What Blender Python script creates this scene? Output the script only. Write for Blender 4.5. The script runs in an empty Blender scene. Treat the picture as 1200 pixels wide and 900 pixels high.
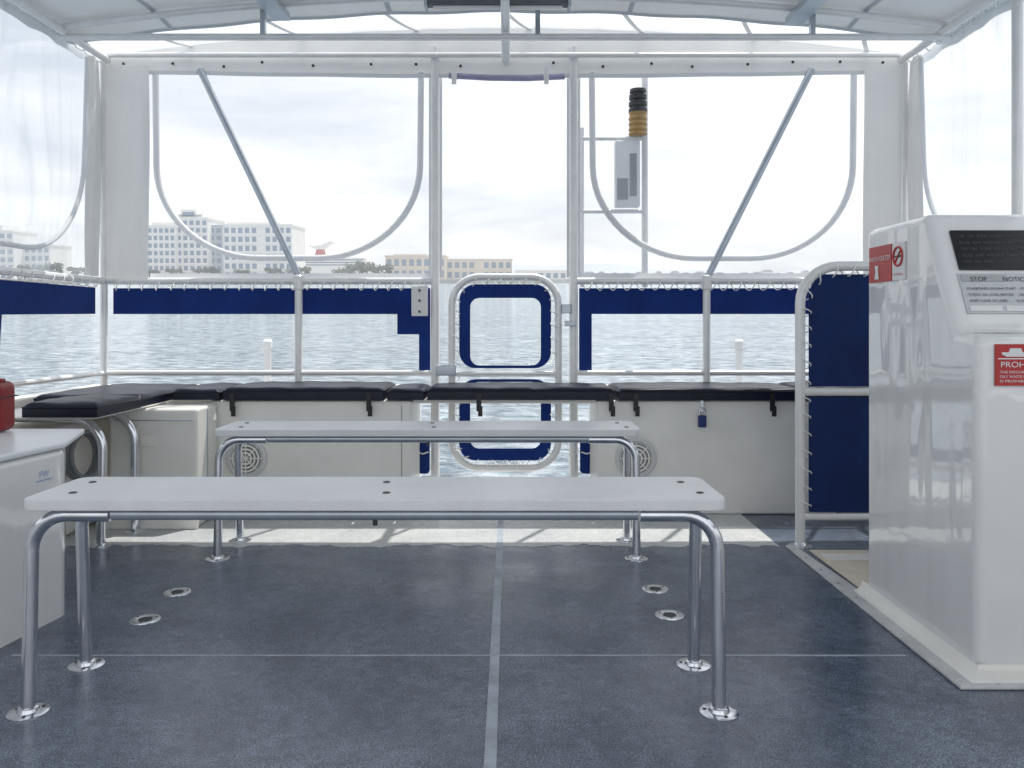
import bpy, bmesh, math, random
from mathutils import Vector, Matrix, Euler
random.seed(7)
scn = bpy.context.scene
coll = scn.collection
TILT = math.radians(2.98)
BOAT = []
W = {}

# ------------------------------------------------------------------ materials
def newmat(name):
    m = bpy.data.materials.new(name); m.use_nodes = True
    nt = m.node_tree
    return m, nt, nt.nodes['Principled BSDF']

def pmat(name, col, rough=0.5, metal=0.0, var=0.0, vscale=6.0, bump=0.0, bscale=60.0, coat=0.0, spec=None, rvar=0.0, transl=0.0, haze=0.0, bdist=0.01, bmap=(1,1,1)):
    m, nt, b = newmat(name)
    b.inputs['Base Color'].default_value = (*col, 1)
    b.inputs['Roughness'].default_value = rough
    b.inputs['Metallic'].default_value = metal
    if coat: b.inputs['Coat Weight'].default_value = coat; b.inputs['Coat Roughness'].default_value = 0.03
    if spec is not None: b.inputs['Specular IOR Level'].default_value = spec
    tc = nt.nodes.new('ShaderNodeTexCoord')
    if var > 0:
        n = nt.nodes.new('ShaderNodeTexNoise'); n.inputs['Scale'].default_value = vscale; n.inputs['Detail'].default_value = 6
        n.inputs['Roughness'].default_value = 0.65
        r = nt.nodes.new('ShaderNodeValToRGB')
        r.color_ramp.elements[0].position = 0.3; r.color_ramp.elements[1].position = 0.7
        r.color_ramp.elements[0].color = (*[c*(1-var) for c in col], 1)
        r.color_ramp.elements[1].color = (*[min(1, c*(1+var*0.5)) for c in col], 1)
        nt.links.new(tc.outputs['Object'], n.inputs['Vector'])
        nt.links.new(n.outputs['Fac'], r.inputs['Fac'])
        nt.links.new(r.outputs['Color'], b.inputs['Base Color'])
        if rvar > 0:
            mr = nt.nodes.new('ShaderNodeMapRange')
            mr.inputs['From Min'].default_value = 0.3; mr.inputs['From Max'].default_value = 0.7
            mr.inputs['To Min'].default_value = rough-rvar; mr.inputs['To Max'].default_value = rough+rvar
            nt.links.new(n.outputs['Fac'], mr.inputs['Value']); nt.links.new(mr.outputs['Result'], b.inputs['Roughness'])
    if bump > 0:
        n2 = nt.nodes.new('ShaderNodeTexNoise'); n2.inputs['Scale'].default_value = bscale; n2.inputs['Detail'].default_value = 2
        mpb = nt.nodes.new('ShaderNodeMapping'); mpb.inputs['Scale'].default_value = bmap
        bp = nt.nodes.new('ShaderNodeBump'); bp.inputs['Strength'].default_value = bump; bp.inputs['Distance'].default_value = bdist
        nt.links.new(tc.outputs['Object'], mpb.inputs['Vector']); nt.links.new(mpb.outputs[0], n2.inputs['Vector']); nt.links.new(n2.outputs['Fac'], bp.inputs['Height'])
        nt.links.new(bp.outputs['Normal'], b.inputs['Normal'])
        if coat: nt.links.new(bp.outputs['Normal'], b.inputs['Coat Normal'])
    out = nt.nodes['Material Output']; last = b.outputs[0]
    if transl > 0:
        t = nt.nodes.new('ShaderNodeBsdfTranslucent'); t.inputs['Color'].default_value = (*[min(1, c*1.05) for c in col], 1)
        mx = nt.nodes.new('ShaderNodeMixShader'); mx.inputs['Fac'].default_value = transl
        nt.links.new(last, mx.inputs[1]); nt.links.new(t.outputs[0], mx.inputs[2]); last = mx.outputs[0]
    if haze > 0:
        e = nt.nodes.new('ShaderNodeEmission'); e.inputs['Color'].default_value = (0.86, 0.89, 0.94, 1); e.inputs['Strength'].default_value = 1.0  # aerial haze painted in as a pale glow on far surfaces
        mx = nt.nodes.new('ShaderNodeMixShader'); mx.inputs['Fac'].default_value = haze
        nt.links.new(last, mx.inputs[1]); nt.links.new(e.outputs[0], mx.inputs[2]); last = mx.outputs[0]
    nt.links.new(last, out.inputs['Surface'])
    return m

def vinyl(name, haze=0.05, gloss=0.06, tint=(0.97, 0.98, 0.99), streak=0.0, sc=(3, 9, 0.8), grough=0.08):
    m = bpy.data.materials.new(name); m.use_nodes = True
    nt = m.node_tree; nt.nodes.clear()
    out = nt.nodes.new('ShaderNodeOutputMaterial')
    tr = nt.nodes.new('ShaderNodeBsdfTransparent'); tr.inputs['Color'].default_value = (*tint, 1)
    tl = nt.nodes.new('ShaderNodeBsdfTranslucent'); tl.inputs['Color'].default_value = (0.80, 0.83, 0.86, 1)
    gl = nt.nodes.new('ShaderNodeBsdfGlossy'); gl.inputs['Roughness'].default_value = grough
    gl.inputs['Color'].default_value = (0.9, 0.9, 0.9, 1)
    m1 = nt.nodes.new('ShaderNodeMixShader'); m2 = nt.nodes.new('ShaderNodeMixShader')
    m1.inputs['Fac'].default_value = haze; m2.inputs['Fac'].default_value = gloss
    if streak > 0:
        tc = nt.nodes.new('ShaderNodeTexCoord'); mp = nt.nodes.new('ShaderNodeMapping')
        mp.inputs['Scale'].default_value = sc
        n = nt.nodes.new('ShaderNodeTexNoise'); n.inputs['Scale'].default_value = 2.0; n.inputs['Detail'].default_value = 6; n.inputs['Distortion'].default_value = 1.1
        r = nt.nodes.new('ShaderNodeMapRange'); r.inputs['From Min'].default_value = 0.47; r.inputs['From Max'].default_value = 0.75
        r.inputs['To Min'].default_value = haze; r.inputs['To Max'].default_value = haze+streak
        nt.links.new(tc.outputs['Object'], mp.inputs['Vector']); nt.links.new(mp.outputs[0], n.inputs['Vector'])
        nt.links.new(n.outputs['Fac'], r.inputs['Value']); nt.links.new(r.outputs[0], m1.inputs['Fac'])
    nt.links.new(tr.outputs[0], m1.inputs[1]); nt.links.new(tl.outputs[0], m1.inputs[2])
    nt.links.new(m1.outputs[0], m2.inputs[1]); nt.links.new(gl.outputs[0], m2.inputs[2])
    nt.links.new(m2.outputs[0], out.inputs['Surface'])
    return m

GEL = pmat('white_gelcoat', (0.84, 0.84, 0.84), 0.07, var=0.03, vscale=2.5, bump=0.6, bscale=4.0, coat=1.0, bdist=0.022, bmap=(1,1,0.20))
GEL2 = pmat('cream_gelcoat', (0.87, 0.855, 0.81), 0.3, var=0.08, vscale=3.0, bump=0.05, bscale=12)
FLG = pmat('worn_white_flange', (0.62, 0.63, 0.64), 0.4, var=0.25, vscale=9)
LIDM = pmat('bluish_white_lid', (0.83, 0.85, 0.88), 0.3, var=0.05, vscale=4)
BENCHM = pmat('white_bench_board', (0.78, 0.785, 0.80), 0.32, var=0.08, vscale=4.0, bump=0.15, bscale=220)
CHROME = pmat('polished_steel', (0.76, 0.78, 0.82), 0.17, 1.0, var=0.12, vscale=15)
ALU = pmat('white_aluminium_tube', (0.82, 0.82, 0.82), 0.26, 0.15, var=0.08, vscale=10)
ALUD = pmat('grey_aluminium_tube', (0.48, 0.53, 0.59), 0.3, 0.6, var=0.12, vscale=10)
NAVY = pmat('navy_cushion_vinyl', (0.005, 0.008, 0.024), 0.40, var=0.3, vscale=8, bump=0.3, bscale=9, bdist=0.012, spec=0.3)
BLUE = pmat('blue_canvas', (0.014, 0.065, 0.30), 0.8, var=0.4, vscale=4, bump=0.4, bscale=500, transl=0.42)
BLUED = pmat('navy_canvas', (0.006, 0.034, 0.17), 0.8, var=0.35, vscale=5, bump=0.4, bscale=500, transl=0.25)
CANVAS = pmat('white_canvas', (0.84, 0.845, 0.85), 0.7, var=0.07, vscale=3, bump=0.2, bscale=300, transl=0.20)
DRAPE = pmat('opaque_white_canvas', (0.84, 0.835, 0.83), 0.7, var=0.06, vscale=2.5, bump=0.2, bscale=300, transl=0.10)
ROOFM = pmat('white_canopy_vinyl', (0.68, 0.71, 0.73), 0.6, var=0.14, vscale=1.6, bump=0.05, bscale=5, transl=0.06)
ZIP = pmat('white_zip_tape', (0.84, 0.85, 0.87), 0.6, transl=0.30, var=0.06)
CORD = pmat('white_cord', (0.85, 0.85, 0.83), 0.7, var=0.1, vscale=60)
BLACK = pmat('black_rubber', (0.015, 0.016, 0.018), 0.45, var=0.2)
DARKBOLT = pmat('dark_bolt', (0.08, 0.08, 0.09), 0.4, 0.8, var=0.2)
RED = pmat('red_sign_paint', (0.50, 0.03, 0.03), 0.35, var=0.08)
REDP = pmat('red_plastic', (0.24, 0.008, 0.010), 0.4, var=0.2)
WHITE = pmat('white_print', (0.82, 0.82, 0.82), 0.4, var=0.03)
DKPRINT = pmat('dark_print', (0.04, 0.04, 0.05), 0.5, var=0.05)
PLATE = pmat('grey_plate', (0.58, 0.60, 0.62), 0.35, 0.2, var=0.08, vscale=30)
SCREEN = pmat('black_glass_panel', (0.01, 0.01, 0.012), 0.2, var=0.3, vscale=20)
AMBER = pmat('amber_lens', (0.55, 0.33, 0.10), 0.3, var=0.2, transl=0.2)
BEIGE = pmat('beige_mat', (0.78, 0.70, 0.58), 0.6, var=0.12, vscale=10, bump=0.3, bscale=120)
GALV = pmat('purple_grey_roll', (0.36, 0.35, 0.50), 0.7, var=0.2)
SEAMG = pmat('grey_seam_tape', (0.48, 0.52, 0.56), 0.7, transl=0.05)
HEM = pmat('pale_hem_tape', (0.70, 0.72, 0.74), 0.7, transl=0.08)
VINC = vinyl('clear_vinyl', 0.01, 0.03, streak=0.05)
VINS = vinyl('wrinkled_vinyl', 0.04, 0.11, (0.93, 0.96, 0.985), streak=0.48, sc=(2, 2.6, 0.5), grough=0.12)
VINL = vinyl('spray_window_vinyl', 0.02, 0.04, (0.97, 0.98, 0.99), streak=0.06)
VINR = vinyl('added_sun_vinyl', 0.22, 0.04, (0.94, 0.96, 0.975), streak=0.10)  # for the clear roof panel added to pass sun

# ------------------------------------------------------------------ helpers
def finish(ob, parent, wl, boat=True):
    W[ob.name] = wl
    if parent is not None:
        ob.parent = parent
        ob.location = wl - W[parent.name]
    else:
        ob.location = wl
        if boat: BOAT.append(ob)
    return ob

def mk(name, verts, faces, mat, parent=None, smooth=True, boat=True, bevel=0.0, seg=3, angle=38):
    vs = [Vector(v) for v in verts]
    lo = Vector([min(v[i] for v in vs) for i in range(3)]); hi = Vector([max(v[i] for v in vs) for i in range(3)])
    wl = Vector(((lo.x+hi.x)/2, (lo.y+hi.y)/2, lo.z))
    me = bpy.data.meshes.new(name)
    me.from_pydata([v-wl for v in vs], [], faces); me.update()
    bm = bmesh.new(); bm.from_mesh(me)
    bmesh.ops.recalc_face_normals(bm, faces=bm.faces)
    if bevel > 0:
        es = [e for e in bm.edges if len(e.link_faces) == 2 and e.calc_face_angle(0) > math.radians(20)]
        bmesh.ops.bevel(bm, geom=es, offset=bevel, segments=seg, profile=0.5, affect='EDGES', clamp_overlap=True)
        bmesh.ops.recalc_face_normals(bm, faces=bm.faces)
    bm.to_mesh(me); bm.free()
    if smooth:
        for p in me.polygons: p.use_smooth = True
        me.set_sharp_from_angle(angle=math.radians(angle))
    me.materials.append(mat)
    ob = bpy.data.objects.new(name, me); coll.objects.link(ob)
    if bevel > 0:
        md = ob.modifiers.new('wn', 'WEIGHTED_NORMAL'); md.keep_sharp = True; md.weight = 100
    return finish(ob, parent, wl, boat)

def thing(name, loc, label, category, group=None, boat=True):
    e = bpy.data.objects.new(name, None); e.empty_display_size = 0.1; coll.objects.link(e)
    finish(e, None, Vector(loc), boat)
    e['label'] = label; e['category'] = category
    if group: e['group'] = group
    return e

def tag(o, label, category, group=None):
    o['label'] = label; o['category'] = category
    if group: o['group'] = group
    return o

BOXF = [(0,3,2,1),(4,5,6,7),(0,1,5,4),(1,2,6,5),(2,3,7,6),(3,0,4,7)]
def boxv(x0,x1,y0,y1,z0,z1):
    return [(x0,y0,z0),(x1,y0,z0),(x1,y1,z0),(x0,y1,z0),(x0,y0,z1),(x1,y0,z1),(x1,y1,z1),(x0,y1,z1)]
def box(name,x0,x1,y0,y1,z0,z1,mat,parent=None,bevel=0.0,seg=3,boat=True):
    return mk(name, boxv(x0,x1,y0,y1,z0,z1), BOXF, mat, parent, bevel>0, boat, bevel, seg)

def multi(parts):
    V=[];F=[]
    for v,f in parts:
        o=len(V); V+=list(v); F+=[tuple(i+o for i in ff) for ff in f]
    return V,F

def prism(poly, axis, a, b):
    n=len(poly); V=[]
    for t in (a,b):
        for p in poly:
            V.append({'x':(t,p[0],p[1]),'y':(p[0],t,p[1]),'z':(p[0],p[1],t)}[axis])
    F=[tuple(range(n)),tuple(range(2*n-1,n-1,-1))]
    for i in range(n):
        j=(i+1)%n; F.append((i,j,n+j,n+i))
    return V,F

def rrect(x0,x1,y0,y1,r,n=6):
    P=[]
    for cx,cy,a0 in ((x1-r,y0+r,-90),(x1-r,y1-r,0),(x0+r,y1-r,90),(x0+r,y0+r,180)):
        for i in range(n+1):
            a=math.radians(a0+90*i/n); P.append((cx+r*math.cos(a),cy+r*math.sin(a)))
    return P

def fillet(pts, r, n=8, closed=False):
    pts=[Vector(p) for p in pts]; out=[]; N=len(pts)
    for i,p in enumerate(pts):
        if not closed and (i==0 or i==N-1): out.append(p); continue
        a=pts[i-1]; b=pts[(i+1)%N]
        rr = r[i] if isinstance(r,(list,tuple)) else r
        ta=min(rr,(a-p).length*0.499); tb=min(rr,(b-p).length*0.499)
        A=p+(a-p).normalized()*ta; B=p+(b-p).normalized()*tb
        k=0.5523
        C1=A+(p-A)*k; C2=B+(p-B)*k
        for j in range(n+1):
            t=j/n
            out.append(A*(1-t)**3+C1*3*t*(1-t)**2+C2*3*t*t*(1-t)+B*t**3)
    res=[out[0]]
    for q in out[1:]:
        if (q-res[-1]).length>1e-5: res.append(q)
    return res

def tubev(pts, r, closed=False, ns=14):
    pts=[Vector(p) for p in pts]; N=len(pts)
    T=[]
    for i in range(N):
        if closed: t=pts[(i+1)%N]-pts[i-1]
        else: t=pts[min(i+1,N-1)]-pts[max(i-1,0)]
        T.append(t.normalized())
    ref=Vector((0,0,1)) if abs(T[0].z)<0.9 else Vector((1,0,0))
    u=T[0].cross(ref).normalized(); V=[];F=[]
    for i in range(N):
        u=(u-T[i]*u.dot(T[i])).normalized(); w=T[i].cross(u)
        for k in range(ns):
            a=2*math.pi*k/ns
            V.append(pts[i]+u*(r*math.cos(a))+w*(r*math.sin(a)))
    M=N if closed else N-1
    for i in range(M):
        for k in range(ns):
            j=(i+1)%N; k2=(k+1)%ns
            F.append((i*ns+k,i*ns+k2,j*ns+k2,j*ns+k))
    if not closed:
        F.append(tuple(range(ns-1,-1,-1))); F.append(tuple((N-1)*ns+k for k in range(ns)))
    return V,F
def tube(name, pts, r, mat, parent=None, fr=0.0, closed=False, ns=14, boat=True):
    p = fillet(pts, fr, closed=closed) if fr else pts
    v,f = tubev(p, r, closed, ns)
    return mk(name, v, f, mat, parent, True, boat)

def lathev(prof, c, ns=28, axis='z'):
    V=[];F=[]
    for (r,h) in prof:
        for k in range(ns):
            a=2*math.pi*k/ns
            if axis=='z': V.append((c[0]+r*math.cos(a),c[1]+r*math.sin(a),c[2]+h))
            elif axis=='y': V.append((c[0]+r*math.cos(a),c[1]+h,c[2]+r*math.sin(a)))
            else: V.append((c[0]+h,c[1]+r*math.cos(a),c[2]+r*math.sin(a)))
    for i in range(len(prof)-1):
        for k in range(ns):
            k2=(k+1)%ns; F.append((i*ns+k,i*ns+k2,(i+1)*ns+k2,(i+1)*ns+k))
    F.append(tuple(range(ns-1,-1,-1))); F.append(tuple((len(prof)-1)*ns+k for k in range(ns)))
    return V,F
def lathe(name, prof, c, mat, parent=None, ns=28, axis='z', boat=True):
    v,f=lathev(prof,c,ns,axis); return mk(name,v,f,mat,parent,True,boat)

def sheet(name, fn, nu, nv, mat, parent=None, boat=True):
    V=[fn(i/nu,j/nv) for j in range(nv+1) for i in range(nu+1)]
    F=[(j*(nu+1)+i,j*(nu+1)+i+1,(j+1)*(nu+1)+i+1,(j+1)*(nu+1)+i) for j in range(nv) for i in range(nu)]
    return mk(name,V,F,mat,parent,True,boat,angle=80)

def resample(pts, step, closed=False):
    pts=[Vector(p) for p in pts]
    if closed: pts=pts+[pts[0]]
    out=[];acc=0
    for a,b in zip(pts[:-1],pts[1:]):
        L=(b-a).length
        while acc<L:
            out.append((a+(b-a)*(acc/L),(b-a).normalized())); acc+=step
        acc-=L
    return out

def lacing(name, pts, parent, B=(0,1,0), pitch=0.08, amp=0.028, r=0.0035, off=0.0, closed=False, sgn=1):
    B=Vector(B); smp=resample(pts, pitch/10, closed); P=[]
    rnd=random.Random(len(smp)); ph=0
    for i,(p,t) in enumerate(smp):
        nrm=t.cross(B).normalized()*sgn
        ph+=2*math.pi/10*(1+0.08*math.sin(i*0.13)+rnd.uniform(-0.05,0.05))
        P.append(p+nrm*(off+amp*math.cos(ph)*(1+0.08*math.sin(i*0.07)))+B*(0.026*math.sin(ph)))
    v,f=tubev(P,r,False,6)
    return mk(name,v,f,CORD,parent)

def text(s, size, origin, xdir, ydir, mat, parent, width=None, name='lettering'):
    cu=bpy.data.curves.new('t','FONT'); cu.body=s; cu.size=size; cu.align_x='LEFT'; cu.extrude=0.0
    o=bpy.data.objects.new('t',cu); coll.objects.link(o)
    bpy.context.view_layer.update()
    me=bpy.data.meshes.new_from_object(o.evaluated_get(bpy.context.evaluated_depsgraph_get()))
    vs=[v.co.copy() for v in me.vertices]; fs=[tuple(p.vertices) for p in me.polygons]
    bpy.data.objects.remove(o); bpy.data.meshes.remove(me)
    if not vs: return None
    w=max(v.x for v in vs)
    k=(width/w) if width else 1
    X=Vector(xdir).normalized(); Y=Vector(ydir).normalized(); O=Vector(origin)
    return mk(name,[O+X*v.x*k+Y*v.y for v in vs],fs,mat,parent,False)

# ------------------------------------------------------------------ deck
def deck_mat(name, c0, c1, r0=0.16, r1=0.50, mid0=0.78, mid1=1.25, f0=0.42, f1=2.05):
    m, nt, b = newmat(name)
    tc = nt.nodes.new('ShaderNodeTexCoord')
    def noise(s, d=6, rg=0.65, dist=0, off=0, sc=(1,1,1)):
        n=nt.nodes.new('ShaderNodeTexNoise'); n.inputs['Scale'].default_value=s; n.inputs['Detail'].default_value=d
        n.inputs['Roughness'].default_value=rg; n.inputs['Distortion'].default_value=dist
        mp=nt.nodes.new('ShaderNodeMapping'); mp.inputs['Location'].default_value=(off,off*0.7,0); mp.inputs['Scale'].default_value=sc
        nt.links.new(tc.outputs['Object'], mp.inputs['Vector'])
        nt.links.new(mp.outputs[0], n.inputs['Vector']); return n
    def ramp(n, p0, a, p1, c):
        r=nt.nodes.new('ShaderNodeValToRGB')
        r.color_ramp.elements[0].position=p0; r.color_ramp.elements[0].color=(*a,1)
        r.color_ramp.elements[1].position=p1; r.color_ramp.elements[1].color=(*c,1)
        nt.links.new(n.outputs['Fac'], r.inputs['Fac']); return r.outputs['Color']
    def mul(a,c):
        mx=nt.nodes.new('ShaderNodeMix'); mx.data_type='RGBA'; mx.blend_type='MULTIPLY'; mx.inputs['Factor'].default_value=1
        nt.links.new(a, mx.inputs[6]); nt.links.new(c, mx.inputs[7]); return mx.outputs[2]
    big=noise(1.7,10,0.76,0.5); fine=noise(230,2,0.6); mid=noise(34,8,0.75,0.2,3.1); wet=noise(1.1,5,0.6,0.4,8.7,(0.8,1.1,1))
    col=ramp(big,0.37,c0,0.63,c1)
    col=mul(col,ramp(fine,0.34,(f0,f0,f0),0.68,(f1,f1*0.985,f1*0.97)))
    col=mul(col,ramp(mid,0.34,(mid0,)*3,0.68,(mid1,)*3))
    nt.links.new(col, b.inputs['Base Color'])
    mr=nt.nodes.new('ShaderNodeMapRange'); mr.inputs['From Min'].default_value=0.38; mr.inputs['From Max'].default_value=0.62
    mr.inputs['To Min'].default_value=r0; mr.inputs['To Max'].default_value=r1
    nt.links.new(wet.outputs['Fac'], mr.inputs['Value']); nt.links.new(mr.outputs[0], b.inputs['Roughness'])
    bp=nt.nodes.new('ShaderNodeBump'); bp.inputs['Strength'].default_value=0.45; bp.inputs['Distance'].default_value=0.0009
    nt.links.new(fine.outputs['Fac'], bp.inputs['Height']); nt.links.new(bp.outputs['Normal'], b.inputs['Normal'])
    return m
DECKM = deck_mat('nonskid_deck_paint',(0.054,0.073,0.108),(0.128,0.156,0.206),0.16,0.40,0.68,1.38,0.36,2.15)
PALE = deck_mat('painted_sun_nonskid',(0.46,0.48,0.50),(0.62,0.63,0.63),0.35,0.6,0.86,1.12,0.80,1.20)  # pale tone paints sunlight into the aft floor colour
deck = box('deck',-2.24,2.2,-1.6,4.95,-0.07,0.0,DECKM); deck['kind']='structure'
rnd=random.Random(4)
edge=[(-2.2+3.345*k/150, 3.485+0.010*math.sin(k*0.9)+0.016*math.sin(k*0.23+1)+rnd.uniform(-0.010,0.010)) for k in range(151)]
mk('painted_sun_strip',*prism(edge+[(1.145,4.9),(-2.2,4.9)],'z',0.0,0.0015),PALE,deck,False)  # thin sheet painting the sunlit strip, front edge follows the roof shadow
SEAM = pmat('pale_seam_caulk',(0.42,0.47,0.53),0.6,var=0.35,vscale=9)
box('seam_strip',-0.055,-0.028,-1.5,4.0,0.0,0.0028,SEAM,deck)
box('seam_strip',-1.42,1.13,2.333,2.340,0.0,0.0016,SEAM,deck)

hull = thing('boat_hull',(0,4.6,-0.7),'white fibreglass boat hull sides and stern around the deck','boat')
box('side_wall',-2.36,-2.25,-1.6,4.58,-0.9,0.60,GEL2,hull,0.01)
box('side_wall',2.21,2.32,-1.6,4.58,-0.9,0.60,GEL2,hull,0.01)
box('stern_wall',-2.36,-0.50,4.585,4.66,-0.9,0.60,GEL2,hull,0.01)
box('stern_wall',0.45,2.32,4.585,4.66,-0.9,0.60,GEL2,hull,0.01)
box('underside',-2.24,2.2,-1.6,4.95,-0.9,-0.075,GEL2,hull)

# ------------------------------------------------------------------ benches
def bench(y0, label):
    g='deck benches'
    y1=y0+0.275
    b=thing('bench',(-0.33,(y0+y1)/2,0),label,'bench',g)
    v,f=prism(rrect(-1.19,0.53,y0-0.012,y1+0.012,0.035),'z',0.493,0.521)
    mk('seat',v,f,BENCHM,b,bevel=0.004,seg=2)
    for s,xo,xi in ((0,-1.172,-0.98),(1,0.510,0.32)):
        for yy in (y0+0.018,y1-0.03):
            yb = yy-0.018 if yy<(y0+y1)/2 else yy+0.03
            l=tube('leg',[(xi,yy,0.478),(xo,yy,0.478),(xo,yb,0.0)],0.0170,CHROME,b,fr=0.085)
            fl=lathe('flange',[(0.047,0),(0.047,0.003),(0.040,0.005),(0.026,0.006),(0.023,0.014),(0.018,0.016)],(xo,yb,0),CHROME,l)
            for a in (45,165,285):
                lathe('screw',[(0.005,0.003),(0.005,0.0062),(0.003,0.0072)],(xo+0.034*math.cos(math.radians(a)),yb+0.034*math.sin(math.radians(a)),0),DARKBOLT,fl,ns=8)
    tube('cross_tube',[(-0.975,y0+0.018,0.480),(0.315,y0+0.018,0.480)],0.0150,ALUD,b)
    tube('cross_tube',[(-0.975,y1-0.03,0.480),(0.315,y1-0.03,0.480)],0.0150,ALUD,b)
    for bx in (-1.12,-0.33,0.46):
        for k in (0.25,0.75):
            lathe('bolt',[(0.010,0.520),(0.010,0.5225),(0.006,0.524)],(bx+(0.02 if k<0.5 else 0),y0+k*(y1-y0),0),DARKBOLT,b,ns=14)
    lathe('bolt_end',[(0.006,0.452),(0.006,0.470)],(-0.33,y0+0.018,0),DARKBOLT,b,ns=8)
    return b
bench(1.995,'long white bench on curved chrome legs bolted to the deck')
bench(3.29,'long white bench on curved chrome legs nearer the stern lockers')

for i,(sx,sy) in enumerate(((-1.17,2.886),(-1.165,2.62),(0.52,2.92),(0.52,2.66))):
    s=thing('deck_socket',(sx,sy,0),'round chrome table socket set flush into grey deck','deck fitting','deck sockets')
    lathe('ring',[(0.047,0),(0.046,0.002),(0.040,0.003),(0.028,0.0028),(0.022,0.0015)],(sx,sy,0.0),CHROME,s,ns=32)
    lathe('hole_plug',[(0.021,0.0015),(0.021,0.0026),(0.017,0.003)],(sx,sy,0.0),BLACK,s,ns=20)
    for a in (30,150,270):
        lathe('screw',[(0.004,0.002),(0.004,0.0038)],(sx+0.034*math.cos(math.radians(a)),sy+0.034*math.sin(math.radians(a)),0),DARKBOLT,s,ns=8)

# ------------------------------------------------------------------ console
con=thing('helm_console',(1.65,2.5,0),'glossy white fibreglass helm console with sloped panel','console')
prof=[(2.85,-0.05),(2.85,1.272),(2.44,1.275),(2.276,0.925),(2.17,0.912),(2.17,-0.05)]
v,f=prism(prof,'x',1.24,2.15)
mk('cabinet',v,f,GEL,con,bevel=0.03,seg=5)
v,f=prism([(1.165,2.115),(2.15,2.115),(2.15,2.90),(1.232,2.90),(1.205,3.46),(1.165,3.46)],'z',0.001,0.010)
mk('base_flange',v,f,FLG,con,bevel=0.003,seg=2)
flp=[(0.0,0.010),(0.0,0.045),(0.006,0.026),(0.018,0.014),(0.034,0.010)]
V=[];F=[]
for (o,z) in flp[1:]:
    V+= [(1.241-o,2.88,z),(1.241-o,2.169-o,z),(2.15,2.169-o,z)]
for i in range(len(flp)-2):
    for k in range(2): F.append((i*3+k,i*3+k+1,(i+1)*3+k+1,(i+1)*3+k))
mk('base_fillet',V,F,GEL2,con,True,angle=60)
for k in range(9):
    lathe('bolt',[(0.006,0.009),(0.006,0.012),(0.004,0.013)],(1.182,2.15+k*0.16,0),CHROME,con,ns=10)
for k in range(5):
    lathe('bolt',[(0.006,0.009),(0.006,0.012),(0.004,0.013)],(1.27+k*0.18,2.128,0),CHROME,con,ns=10)
Pt=Vector((0,2.44,1.275)); Pb=Vector((0,2.276,0.925)); dn=(Pb-Pt); dl=dn.length; dnu=dn.normalized()
nrm=Vector((0,dnu.z,-dnu.y)).normalized()
if nrm.y>0: nrm=-nrm
def onslope(x,t,h): return Vector((x,0,0))+Pt+dnu*(dl*t)+nrm*h
def slopebox(name,x0,x1,t0,t1,h0,h1,mat,parent,bevel=0.0):
    V=[onslope(x0,t1,h0),onslope(x1,t1,h0),onslope(x1,t0,h0),onslope(x0,t0,h0),onslope(x0,t1,h1),onslope(x1,t1,h1),onslope(x1,t0,h1),onslope(x0,t0,h1)]
    return mk(name,V,BOXF,mat,parent,bevel>0,bevel=bevel,seg=2)
scr=slopebox('instrument_panel',1.294,1.80,0.16,0.50,-0.002,0.008,SCREEN,con,0.003)
DIM=pmat('dim_print',(0.08,0.08,0.09),0.5)
for k in range(5):
    t=0.21+k*0.055
    text('OFF  ON   PUMP  LIGHTS  FAN  HORN  WIPER' if k%2==0 else 'BILGE  NAV  ANCHOR  CABIN  RADIO  AUX',0.012,onslope(1.31,t+0.02,0.0095),(1,0,0),-dnu,DIM,scr)
pl=slopebox('instruction_plate',1.284,1.80,0.53,0.86,-0.002,0.005,PLATE,con,0.002)
slopebox('plate_frame',1.290,1.42,0.545,0.60,0.006,0.0065,pmat('plate_head',(0.45,0.46,0.47),0.4,var=0.1),pl)
text('STOP        NOTICE',0.020,onslope(1.315,0.60,0.0075),(1,0,0),-dnu,DKPRINT,pl)
rows=['STARBOARD ENGINE START    PORT ENGINE START','CHECK OIL LEVEL BEFORE     SAFE SPEED IN BAY','KEEP CLEAR OF LINES        SLOW NO WAKE']
for k,s in enumerate(rows):
    text(s,0.011,onslope(1.298,0.67+k*0.05,0.0075),(1,0,0),-dnu,DKPRINT,pl)
for x0 in (1.294,1.395,1.50,1.61):
    slopebox('plate_label',x0,x0+0.09,0.80,0.845,0.006,0.0068,WHITE,pl)

SX=1.2345
sg=thing('warning_sign',(SX,2.73,1.09),'red warning placard on side of white console','sign')
box('sign_board',SX,SX+0.0045,2.648,2.812,1.085,1.205,RED,sg)
text('WATCH YOUR STEP',0.022,(SX-0.0015,2.806,1.155),(0,-1,0),(0,0,1),WHITE,sg,0.15)
v,f=prism([(2.735,1.095),(2.765,1.095),(2.758,1.12),(2.762,1.14),(2.738,1.14),(2.742,1.12)],'x',SX-0.0025,SX-0.0005)
mk('pictogram',v,f,WHITE,sg,False)
ns_=thing('no_smoking_sign',(SX,2.6,1.09),'white no smoking placard beside the red sign','sign')
box('sign_board',SX,SX+0.0045,2.560,2.642,1.085,1.205,WHITE,ns_)
tube('red_ring',[(SX-0.0015,2.601+0.030*math.cos(a*math.pi/12),1.16+0.030*math.sin(a*math.pi/12)) for a in range(24)],0.0035,RED,ns_,closed=True,ns=8)
tube('red_slash',[(SX-0.0015,2.580,1.181),(SX-0.0015,2.622,1.139)],0.003,RED,ns_,ns=8)
box('cigarette_mark',SX-0.003,SX-0.0005,2.582,2.620,1.157,1.163,DKPRINT,ns_)
text('NO SMOKING',0.010,(SX-0.0015,2.635,1.100),(0,-1,0),(0,0,1),RED,ns_,0.066)
ps=thing('prohibition_sign',(1.36,2.165,0.78),'red placard with white boat mark on console front','sign')
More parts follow.
